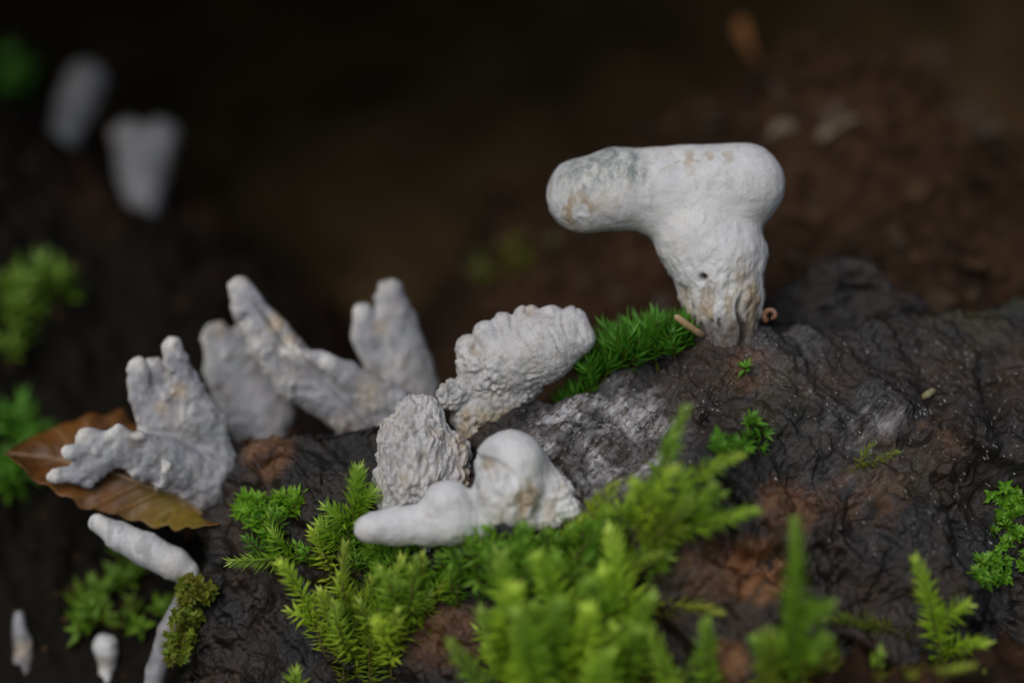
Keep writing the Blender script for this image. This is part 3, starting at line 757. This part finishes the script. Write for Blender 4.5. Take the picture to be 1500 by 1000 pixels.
# ------------------------------------------------------------------ dead leaf
def dead_leaf():
    nu_, nv_ = 90, 41
    s = np.linspace(0, 1, nu_); v = np.linspace(-1, 1, nv_)
    S, Vv = np.meshgrid(s, v, indexing='ij')
    # midrib runs from the stalk (right) to the pointed tip (left)
    mx = np.interp(S, [0, .3, .6, .85, 1], [322, 262, 160, 70, 8]); my = np.interp(S, [0, .3, .6, .85, 1], [768, 728, 690, 668, 664])
    mw = np.interp(S, [0, .3, .6, .85, 1], [0.9, 1.05, 1.15, 1.2, 1.2])
    half = np.interp(S, [0, .08, .25, .45, .65, .82, .93, 1], [2, 24, 62, 84, 88, 62, 28, 1])
    half = half * (1 + 0.07 * np.sin(S * 37 + 2 * np.sign(Vv)) * np.sin(S * 13) + 0.05 * np.sin(S * 61))
    upx = half * Vv * np.where(Vv > 0, 0.38, -0.05 * 0 + 0.30); upy = half * Vv * np.where(Vv > 0, -0.92, -0.62)
    pxl = mx + upx; pyl = my + upy
    wl = mw + 0.55 * np.abs(Vv) ** 1.6 * np.where(Vv > 0, 1.0, -0.55) + 0.10 * np.sin(S * 9 + Vv * 2)
    V = P(pxl.ravel(), pyl.ravel(), wl.ravel())
    Fq = grid_faces(nu_, nv_); N = vnormals(V, Fq)
    side = np.abs(Vv).ravel(); ph = (S.ravel() * 11 - side * 1.6)
    vein = np.exp(-((ph - np.round(ph)) / 0.10) ** 2) * (side > .04)
    V = V + N * (0.05 * fbm(V * 2, 3, 5) + 0.012 * vein)[:, None]
    T = V - N * 0.018
    n0 = len(V)
    idx = np.arange(n0).reshape(nu_, nv_)
    rim = np.concatenate([idx[:, 0], idx[-1, 1:], idx[::-1, -1][1:], idx[0, ::-1][1:]])
    rq = np.stack([rim[:-1], rim[1:], rim[1:] + n0, rim[:-1] + n0], 1)
    FV = np.concatenate([Fq, Fq[:, ::-1] + n0, rq[:, ::-1]])
    VV = np.concatenate([V, T])
    yel = sstep(0.55, 0.30, S.ravel()) * (Vv.ravel() < 0.25) * sstep(0.02, 0.12, S.ravel())
    root = thing('dead_leaf', 'brown and yellow dead leaf with a pointed tip under the hand-shaped fungus', 'leaf', P(322, 768, .9))
    blade = mesh_obj('blade', VV, FV, M['leaf'], root, attrs={'along': np.tile(S.ravel(), 2), 'vein': np.tile(vein, 2), 'yellow': np.tile(yel, 2)})
    blade['_o'] = root['_o']; ROOTS.append(blade)
    mid = V[idx[:, nv_ // 2]]
    tube(mid - F_ * 0.02, np.linspace(0.035, 0.010, nu_), 'midrib', M['twig'], blade)
    tube(np.array([mid[0], mid[0] + R_ * 0.12 - U_ * .12 + F_ * .1, mid[0] + R_ * 0.25 - U_ * .2 + F_ * .3]), [0.035, 0.03, 0.03], 'leaf_stalk', M['twig'], root)

def tube(path, rad, name, mat, parent=None, sides=7, build=True, attrs=None):
    path = np.asarray(path, float); n = len(path); rad = np.broadcast_to(rad, n)
    T = np.gradient(path, axis=0); T /= np.maximum(np.linalg.norm(T, axis=1, keepdims=True), 1e-9)
    ref = np.array([0.3, 0.2, 0.93]); A = np.cross(T, ref); A /= np.maximum(np.linalg.norm(A, axis=1, keepdims=True), 1e-9); B = np.cross(T, A)
    th = np.linspace(0, 2 * np.pi, sides, endpoint=False)
    V = path[:, None] + rad[:, None, None] * (np.cos(th)[None, :, None] * A[:, None] + np.sin(th)[None, :, None] * B[:, None])
    idx = np.arange(n * sides).reshape(n, sides); nx = np.roll(idx, -1, 1)
    Fq = np.stack([idx[:-1], nx[:-1], nx[1:], idx[1:]], -1).reshape(-1, 4)
    V = np.concatenate([V.reshape(-1, 3), path[:1], path[-1:]]); c0, c1 = n * sides, n * sides + 1
    caps = [(idx[0, j], c0, c0, nx[0, j]) for j in range(sides)]
    tri = np.array([(nx[0, j], idx[0, j], c0) for j in range(sides)] + [(idx[-1, j], nx[-1, j], c1) for j in range(sides)])
    Ft = np.concatenate([Fq[:, [0, 1, 2]], Fq[:, [0, 2, 3]], tri])
    if not build: return V, Ft
    return mesh_obj(name, V, Ft, mat, parent, attrs=attrs)
dead_leaf()

# ------------------------------------------------------------------ moss
def leaves_mesh(base, dirs, nrm, L, Wd, curl):
    """folded pointed leaflets, 4 triangles each"""
    n = len(base)
    side = np.cross(dirs, nrm); side /= np.maximum(np.linalg.norm(side, axis=1, keepdims=True), 1e-9)
    nn = np.cross(side, dirs)
    L = L[:, None]; Wd = Wd[:, None]
    midp = base + dirs * L * 0.45 + nn * curl[:, None] * L * 0.5
    tip = base + dirs * L + nn * curl[:, None] * L * 0.25
    l = midp + side * Wd + nn * Wd * 0.45; r = midp - side * Wd + nn * Wd * 0.45
    V = np.stack([base, l, midp, r, tip], 1).reshape(-1, 3)
    k = np.arange(n)[:, None] * 5
    Fq = np.stack([k + [0, 2, 1], k + [0, 3, 2], k + [1, 2, 4], k + [2, 3, 4]], 1).reshape(-1, 3)
    return V, Fq

def shoot_geo(path, n, L, wid, r, spread=(1.0, 0.35), flatn=None, start=0.05):
    """leaves spiralling round a stem path"""
    m_ = len(path)
    t = np.sort(r.uniform(start, 1, n)); t = np.linspace(start, 1, n) + r.normal(0, 0.3 / n, n); t = np.clip(t, 0, 1)
    x = t * (m_ - 1); i = np.minimum(x.astype(int), m_ - 2); f = (x - i)[:, None]
    base = path[i] * (1 - f) + path[i + 1] * f
    T = path[i + 1] - path[i]; T /= np.linalg.norm(T, axis=1, keepdims=True)
    A = np.cross(T, np.array([0.31, 0.9, 0.2])); A /= np.maximum(np.linalg.norm(A, axis=1, keepdims=True), 1e-9); B = np.cross(T, A)
    ph = np.arange(n) * 2.39996 + r.normal(0, 0.25, n)
    R = np.cos(ph)[:, None] * A + np.sin(ph)[:, None] * B
    al = (spread[0] + (spread[1] - spread[0]) * t ** 2) * r.uniform(0.75, 1.25, n)
    d = np.cos(al)[:, None] * T + np.sin(al)[:, None] * R
    nr = -np.sin(al)[:, None] * T + np.cos(al)[:, None] * R
    taper = np.clip(np.minimum(1.0, 0.55 + t * 3) * (1 - 0.35 * t ** 3), 0.3, 1)
    L = L * 1.4
    LL = L * taper * r.uniform(0.8, 1.2, n)
    V, Fq = leaves_mesh(base, d, -nr, LL, LL * wid, r.normal(-0.10, 0.10, n))
    return V, Fq, np.repeat(t, 5), np.repeat(r.random(n), 5)

def bez(p0, p1, bend, n=14):
    t = np.linspace(0, 1, n)[:, None]; c = (p0 + p1) / 2 + bend
    return (1 - t) ** 2 * p0 + 2 * t * (1 - t) * c + t * t * p1

SHOOT_N = [0]
def moss_shoot(b, t, label, group=None, L=0.17, wid=0.105, dens=74, out=0.35, old=0.0, mat='moss', branches=(), tipw=None, w=None, sag=None, spread=(1.15, 0.5)):
    """b, t: photo pixels of foot and tip; the foot sits on the log, the tip stands out from it by `out` cm"""
    SHOOT_N[0] += 1
    r = np.random.default_rng(100 + SHOOT_N[0])
    q, nn, bw = hit(b[0], b[1], -3.2)
    if w is not None: bw = w
    p0 = P(b[0], b[1], bw + 0.04); p1 = P(t[0], t[1], (bw - out) if tipw is None else tipw)
    ln = np.linalg.norm(p1 - p0)
    bend = (sag if sag is not None else r.normal(0, 0.10, 3)) * ln
    path = bez(p0, p1, bend)
    root = thing('moss_shoot', label, 'moss', p0, group)
    tube(path, np.linspace(0.022, 0.009, len(path)), 'stem', M['stem'], root, sides=5)
    Vs, Fs, al, rn, od = [], [], [], [], []
    def add(pth, n, LL):
        V, Fq, a, rr = shoot_geo(pth, n, LL, wid, r, spread)
        Fs.append(Fq + sum(len(v) for v in Vs)); Vs.append(V); al.append(a); rn.append(rr); od.append(np.clip(old * (1.25 - a * 0.7), 0, 1))
    add(path, int(max(14, dens * ln)), L)
    for (s, bx, by, bo) in branches:      # side branches: where on the stem, tip pixel, how far out
        k = int(s * (len(path) - 1)); pb = path[k]
        wb = float((pb - CAM) @ F_ - D)
        e = P(bx, by, wb - bo); pth = bez(pb, e, r.normal(0, 0.05, 3))
        V_, F2 = tube(pth, np.linspace(0.015, 0.007, len(pth)), 'x', None, sides=4, build=False)
        add(pth, int(max(10, dens * np.linalg.norm(e - pb))), L * 0.9)
    o = mesh_obj('leaves', np.concatenate(Vs), np.concatenate(Fs), M[mat], root, smooth=False,
                 attrs={'along': np.concatenate(al), 'rnd': np.concatenate(rn), 'old': np.concatenate(od)})
    tag(o, kind='stuff')
    return root

# shoots one can pick out
moss_shoot((958, 735), (1003, 603), 'feathery moss shoot standing upright beside the white mould patch', out=0.45, L=0.20, branches=[(.55, 985, 640, .2)])
moss_shoot((930, 770), (1078, 668), 'feathery moss shoot slanting right from the mould patch above the long level shoot', out=0.7, L=0.19)
moss_shoot((900, 800), (1102, 748), 'long feathery moss shoot pointing level to the right over bare wood', out=0.9, L=0.20, branches=[(.5, 1000, 690, .3)])
moss_shoot((480, 808), (340, 822), 'thin moss shoot pointing level to the left over black wood', out=0.3, L=0.19, branches=[(.4, 400, 780, .2)])
moss_shoot((478, 965), (412, 826), 'dark green pointed moss shoot leaning left against black wood', out=0.6, L=0.19, wid=.13, branches=[(.35, 425, 895, .2)])
moss_shoot((500, 820), (523, 690), 'bushy moss shoot standing up beside the white pointed finger', out=0.35, L=0.23, dens=120, branches=[(.4, 480, 745, .2), (.5, 545, 720, .2), (.2, 470, 770, .2)])
moss_shoot((1148, 1010), (1164, 768), 'tall branched moss shoot with a silvery tip below the orange rot spot', out=0.7, L=0.22, wid=.15, branches=[(.5, 1212, 885, .35), (.25, 1205, 935, .4), (.1, 1110, 940, .5)])
moss_shoot((1190, 1030), (1116, 938), 'short moss shoot with a pale silvery tip leaning away from the tall branched shoot', out=0.7, L=0.22, wid=.17)
moss_shoot((1378, 1000), (1343, 823), 'branched moss shoot with a silvery tip standing alone on bare dark wood', out=0.6, L=0.21, wid=.15, branches=[(.25, 1442, 942, .3), (.5, 1415, 886, .2), (.1, 1440, 985, .4)])
moss_shoot((1385, 965), (1215, 905), 'yellowish old moss shoot bent over level beside the branched shoot', out=0.4, L=0.18, old=0.75, sag=U_ * 0.16)
moss_shoot((1180, 1010), (1420, 975), 'olive old moss shoot lying level at the foot of the branched shoot', out=0.9, L=0.17, old=0.6)
moss_shoot((1228, 700), (1312, 662), 'small yellow moss shoot growing alone on the wood face', out=0.25, L=0.13, old=0.7, branches=[(.5, 1278, 648, .15)])
moss_shoot((870, 920), (1052, 895), 'olive old moss shoot arching over the dark hollow in the wood', out=0.5, L=0.18, old=0.75, sag=U_ * 0.22)
moss_shoot((820, 890), (965, 808), 'yellow old moss shoot slanting under the long level shoot', out=0.5, L=0.17, old=0.6)
moss_shoot((985, 1030), (952, 925), 'pointed moss shoot standing by the dark hollow at the foot of the log', out=0.6, L=0.2, wid=.14)
moss_shoot((1045, 1040), (1034, 915), 'straight moss shoot beside the orange strip at the foot of the log', out=0.6, L=0.2, wid=.14)
moss_shoot((1250, 1050), (1290, 958), 'short moss shoot at the foot of the log between the two branched shoots', out=0.6, L=0.2, wid=.14)
moss_shoot((760, 1010), (705, 898), 'moss shoot with serrated pale edge beside the bright tuft', out=0.5, L=0.19)
moss_shoot((740, 1040), (662, 942), 'pale moss shoot leaning over brown wood by the bright tuft', out=0.6, L=0.19)
moss_shoot((440, 1040), (432, 985), 'short moss shoot at the bottom of the log by black wood', out=0.4, L=0.2)
moss_shoot((505, 1010), (505, 800), 'brownish main moss stem standing below the white pointed finger', out=0.5, L=0.19, old=0.55, branches=[(.6, 545, 850, .2), (.3, 560, 930, .3)])
moss_shoot((545, 1010), (585, 830), 'leafy moss shoot rising next to the brownish main stem', out=0.6, L=0.20, old=0.2, branches=[(.5, 620, 880, .2)])

# tangle of look-alike shoots
r = np.random.default_rng(8)
def tangle(n, xr, yr, dx, dy, out, label, group, L=0.18, old=(0, .3), mat='moss', wid=.12, poly=None, top=0):
    k = 0
    while k < n:
        x, y = r.uniform(*xr), r.uniform(*yr)
        if poly is not None and not poly(x, y): continue
        tx, ty = x + r.normal(dx[0], dx[1]), y + r.normal(dy[0], dy[1])
        if 515 < tx < 860 and ty < 812: continue
        k += 1
        moss_shoot((x, y), (tx, ty), label, group, L=L * r.uniform(.85, 1.15), out=out * r.uniform(.6, 1.4), old=r.uniform(*old), mat=mat, wid=wid, dens=64)
tangle(26, (490, 610), (830, 1000), (10, 28), (-95, 25), 0.5, 'green moss shoot in the thick tangle below the white pointed finger', 'moss shoots below the pointed finger', old=(0, .45))
tangle(26, (640, 860), (815, 900), (10, 28), (-62, 18), 0.35, 'dark green moss shoot in the mat under the smooth white lobes', 'moss shoots under the smooth lobes', L=0.15, old=(0, .25), mat='moss_lush')
tangle(20, (850, 985), (765, 860), (45, 28), (-60, 22), 0.5, 'bright moss shoot in the fan right of the smooth white lobes', 'moss shoots fanning over the mould patch', L=0.18, old=(0, .55))
tangle(17, (740, 925), (900, 1060), (5, 26), (-110, 28), 0.9, 'bright yellow-green moss shoot in the tall tuft at the foot of the log', 'moss shoots in the bright tuft', L=0.27, old=(0, .1), wid=.17)
tangle(8, (390, 480), (800, 840), (-20, 30), (-35, 14), 0.3, 'short moss shoot beside the star moss at the log end', 'short moss shoots by the log end', L=0.14, old=(0, .2), mat='moss_lush')
tangle(8, (930, 1320), (1010, 1060), (0, 30), (-70, 18), 0.6, 'low olive moss shoot along the foot of the log', 'low olive moss along the foot', L=0.18, old=(.3, .8))

# cushions of star and needle moss
def cushion(label, spots, size, n, mat, leafL, wid, nleaf, upmix=0.6, name='moss_cushion', on=None, w=None, seed=0, lift=0.0, spread=(1.25, 0.55), old=0.0, crest=None):
    r = np.random.default_rng(900 + seed)
    Vs, Fs, al, rn, od = [], [], [], [], []; cnt = 0; pts_ = []
    for _ in range(n):
        cx, cy, rx, ry = spots[r.integers(len(spots))]
        a, q_ = r.uniform(0, 6.283), math.sqrt(r.random())
        x, y = cx + rx * q_ * math.cos(a), cy + ry * q_ * math.sin(a)
        hm = 1.0
        if crest is not None:
            x = r.uniform(crest[0][0], crest[0][-1]); q0 = P(x, 480, r.uniform(.35, 1.25))
            hh = log_bvh.ray_cast(Vector((q0[0], q0[1], 20)), Vector((0, 0, -1)))
            if hh[0] is None: continue
            p = np.array(hh[0]); nn = np.array([0, 0, 1.0]); hm = float(np.interp(x, *crest)) / size
        elif w is not None: p = P(x, y, w + r.normal(0, .25)); nn = -F_
        else:
            p, nn, _ = hit(x, y, bvh=on)
            if p is None: continue
            if nn @ (p - CAM) > 0: nn = -nn
        h = size * hm * r.uniform(.5, 1.1)
        d = nn * (1 - upmix) + np.array([0, 0, 1.0]) * upmix + r.normal(0, .30, 3); d /= np.linalg.norm(d)
        p = p - d * 0.03 + np.array([0, 0, lift])
        path = bez(p, p + d * h, r.normal(0, .1, 3) * h, 5)
        V, Fq, t, rr = shoot_geo(path, nleaf, leafL, wid, r, spread, start=0.25)
        Vs.append(V); Fs.append(Fq + cnt); cnt += len(V); al.append(t); rn.append(rr); od.append(np.full(len(t), min(1, old * r.uniform(.6, 1.3) + 0.15 * (r.random() < .15))))
        pts_.append(p)
        V, Fq = tube(path, [0.014] * 5, 'x', None, sides=4, build=False)
        Vs.append(V); Fs.append(Fq + cnt); cnt += len(V); al.append(np.zeros(len(V))); rn.append(np.zeros(len(V))); od.append(np.full(len(V), .8))
    o = mesh_obj(name, np.concatenate(Vs), np.concatenate(Fs), M[mat], smooth=False, origin=np.mean(pts_, 0),
                 attrs={'along': np.concatenate(al), 'rnd': np.concatenate(rn), 'old': np.concatenate(od)})
    tag(o, label, 'moss')
    return o
cushion('dense green needle moss cushion between the scalloped fungus and the hammer-shaped fungus', [(905, 540, 75, 26), (940, 505, 55, 26), (975, 495, 22, 18), (870, 565, 30, 16)], 0.5, 230, 'moss_dark', 0.30, .085, 14, .8, seed=1, spread=(.8, .3), crest=([828, 870, 920, 960, 1000], [.35, .5, .72, .6, .35]))
cushion('bright star moss patch on brown wood far along the log', [(1470, 750, 38, 40), (1480, 800, 40, 50), (1452, 838, 24, 26), (1510, 790, 40, 70)], 0.11, 80, 'moss_lush', 0.115, .22, 11, .3, seed=2)
cushion('small star moss patch beside the upright feathery shoot', [(1090, 640, 30, 20), (1062, 655, 22, 14)], 0.16, 22, 'moss_lush', 0.15, .17, 11, .5, seed=3, spread=(1.1, .5))
cushion('star moss patch on the black broken end of the log', [(395, 755, 42, 28), (370, 748, 20, 18), (425, 735, 18, 14)], 0.18, 34, 'moss_lush', 0.17, .16, 12, .5, seed=4, spread=(1.1, .5))
cushion('tiny single green moss star below the hammer-shaped fungus', [(1091, 540, 3, 2)], 0.08, 2, 'moss_lush', 0.13, .18, 7, .6, seed=5)
cushion('dark green moss mat covering the wood under the smooth white lobes', [(700, 830, 90, 45), (820, 810, 70, 40), (560, 850, 60, 70)], 0.24, 190, 'moss_dark', 0.19, .12, 12, .5, seed=6, old=.1, spread=(1.0, .4))
cushion('green moss mat covering the wood right of the smooth white lobes', [(900, 790, 70, 35), (850, 880, 60, 90), (790, 960, 80, 60)], 0.24, 130, 'moss', 0.20, .12, 12, .5, seed=7, old=.1, spread=(1.0, .4))
cushion('blurred bright moss clump behind the dead leaf tip', [(15, 640, 50, 34), (10, 695, 34, 30)], 0.4, 18, 'moss_dark', 0.34, .16, 9, .6, on=ground_bvh, seed=8)
cushion('dim moss clump on the hump behind the hand-shaped fungus', [(20, 430, 50, 40), (60, 440, 40, 22), (10, 500, 30, 40)], 0.4, 15, 'moss_dark', 0.40, .13, 8, .6, on=ground_bvh, seed=9, old=.25)
cushion('dark moss on the ground below the finger-shaped fungus', [(165, 840, 30, 40), (190, 900, 50, 30), (130, 900, 30, 26)], 0.3, 24, 'moss_dark', 0.22, .2, 9, .6, on=ground_bvh, seed=10, old=.2)
cushion('olive moss sleeve on the stalk of the finger-shaped fungus', [(290, 865, 26, 20), (275, 910, 22, 30), (260, 950, 18, 26)], 0.10, 110, 'moss_dark', 0.10, .26, 12, .4, w=0.55, seed=11, old=0.6)
cushion('dim olive moss clump on the ledge in the hollow behind the scalloped fungus', [(740, 392, 50, 22), (780, 375, 40, 20)], 0.15, 22, 'moss_dark', 0.2, .2, 8, .7, on=ground_bvh, seed=13, old=0.85)
cushion('dim moss clump at the far left beyond the club-shaped fungus', [(4, 120, 9, 8)], 0.5, 16, 'moss_dark', 0.34, .14, 9, .6, on=ground_bvh, seed=12)

# ------------------------------------------------------------------ small loose things
def small_tube(name, label, cat, pix, rad, mat, part=None):
    path = np.array([P(x, y, w_) for x, y, w_ in pix])
    V, Fq = tube(path, rad, name, None, sides=9, build=False)
    o = mesh_obj(name, V, Fq, M[mat], origin=path[-1]); return tag(o, label, cat)
tw = hit(1028, 497)[2]
small_tube('twig', 'short pale twig leaning on the foot of the hammer-shaped fungus', 'twig',
           [(988, 462, tw - .34), (991, 464, tw - .34), (1005, 475, tw - .28), (1018, 484, tw - .21), (1029, 491, tw - .13), (1031, 492, tw - .13)], [.02, .05, .055, .055, .06, .03], 'twig')
cw = hit(1130, 484)[2] + 0.08
th = np.linspace(0, 5.6, 22)
small_tube('bud_curl', 'tiny brown curled tendril beside the foot of the hammer-shaped fungus', 'tendril',
           [(1130 + (11 - 1.3 * a) * math.cos(a + 2.2), 462 + (11 - 1.3 * a) * math.sin(a + 2.2), cw - .02 * a) for a in th], np.linspace(.05, .035, 22), 'curl')
q, nn, gw = hit(1360, 577)
small_tube('seed_husk', 'pale straw-coloured seed husk lying on the black wood', 'seed', [(1350, 583, gw - .06), (1352, 582, gw - .08), (1360, 577, gw - .09), (1367, 572, gw - .08), (1370, 570, gw - .05)], [.01, .05, .06, .05, .015], 'grain')
def flat_chip(name, label, cat, c, w0, outline, mat, thick=0.06, bend=0.1):
    pts2 = np.array(outline, float); n = len(pts2)
    V = np.array([P(c[0] + a, c[1] + b, w0 + bend * math.sin(i * 1.3)) for i, (a, b) in enumerate(pts2)])
    cen = V.mean(0) - F_ * 0.05
    T = V + F_ * thick
    VV = np.concatenate([V, T, [cen], [cen + F_ * thick]]); Fq = []
    for i in range(n):
        j = (i + 1) % n
        Fq += [(i, j, 2 * n), (n + j, n + i, 2 * n + 1), (i, n + i, j), (j, n + i, n + j)]
    return tag(mesh_obj(name, VV, np.array(Fq), M[mat], smooth=False), label, cat)
flat_chip('bark_chip', 'orange curled bark chip standing on top of the soil mound', 'bark chip', (1092, 52), hit(1102, 100, 7.6, bvh=ground_bvh)[2] + 0.05,
          [(-14, -24), (-4, -28), (4, -14), (6, 4), (14, 20), (18, 34), (8, 34), (-2, 18), (-12, 4), (-16, -10)], 'chip')

flat_chip('bark_chip', 'pale crooked bark flake on the face of the soil mound', 'bark chip', (1150, 188), hit(1150, 200, 5.2, bvh=ground_bvh)[2] - 0.08,
          [(-26, 10), (-16, -8), (-2, -14), (10, -10), (16, 2), (4, 10), (-8, 8), (-16, 18)], 'litter_pale')
flat_chip('bark_chip', 'yellowish forked bark flake higher up the soil mound', 'bark chip', (1228, 184), hit(1228, 196, 5.0, bvh=ground_bvh)[2] - 0.08,
          [(-32, 16), (-20, 0), (-4, -2), (10, -14), (34, -12), (28, -2), (12, 2), (2, 12), (-10, 12), (-24, 24)], 'litter_pale')

# crumbs and litter over the mound: nobody could count them
def litter(n, area, size, mat, name, label, seed, flat=0.6):
    r = np.random.default_rng(seed); Vs, Fs = [], []; cnt = 0
    cube = np.array([(-1,-1,-1),(1,-1,-1),(1,1,-1),(-1,1,-1),(-1,-1,1),(1,-1,1),(1,1,1),(-1,1,1)], float)
    cf = np.array([(0,3,2),(0,2,1),(4,5,6),(4,6,7),(0,1,5),(0,5,4),(1,2,6),(1,6,5),(2,3,7),(2,7,6),(3,0,4),(3,4,7)])
    for _ in range(n):
        x, y = r.uniform(area[0], area[1]), r.uniform(area[2], area[3])
        z = ground_z(x, y)
        s = size * math.exp(r.normal(0, .45))
        v = cube * r.uniform(.5, 1.0, (8, 3)) * s * np.array([1, r.uniform(.5, 1), flat * r.uniform(.5, 1)])
        Rm = np.array(Matrix.Rotation(r.uniform(0, 6.28), 3, 'Z') @ Matrix.Rotation(r.normal(0, .6), 3, 'X') @ Matrix.Rotation(r.normal(0, .6), 3, 'Y'))
        Vs.append(v @ Rm.T + [x, y, z + s * .15]); Fs.append(cf + cnt); cnt += 8
    return tag(mesh_obj(name, np.concatenate(Vs), np.concatenate(Fs), M[mat], smooth=False, origin=np.array([(area[0]+area[1])/2, (area[2]+area[3])/2, 0.])), label, 'soil', kind='stuff')
litter(2600, (-0.5, 13, 1.8, 11), 0.10, 'crumb', 'soil_crumbs', 'brown soil crumbs strewn over the mound', 1)
litter(260, (0, 13, 2.5, 11), 0.20, 'litter', 'leaf_litter', 'brown flakes of leaf litter on the mound', 2, .15)
litter(1200, (-13, 0, -4, 13), 0.06, 'crumb', 'ground_litter', 'dark crumbs on the ground left of the log', 3, .5)

for o in ROOTS:
    if '_o' in o.keys(): del o['_o']
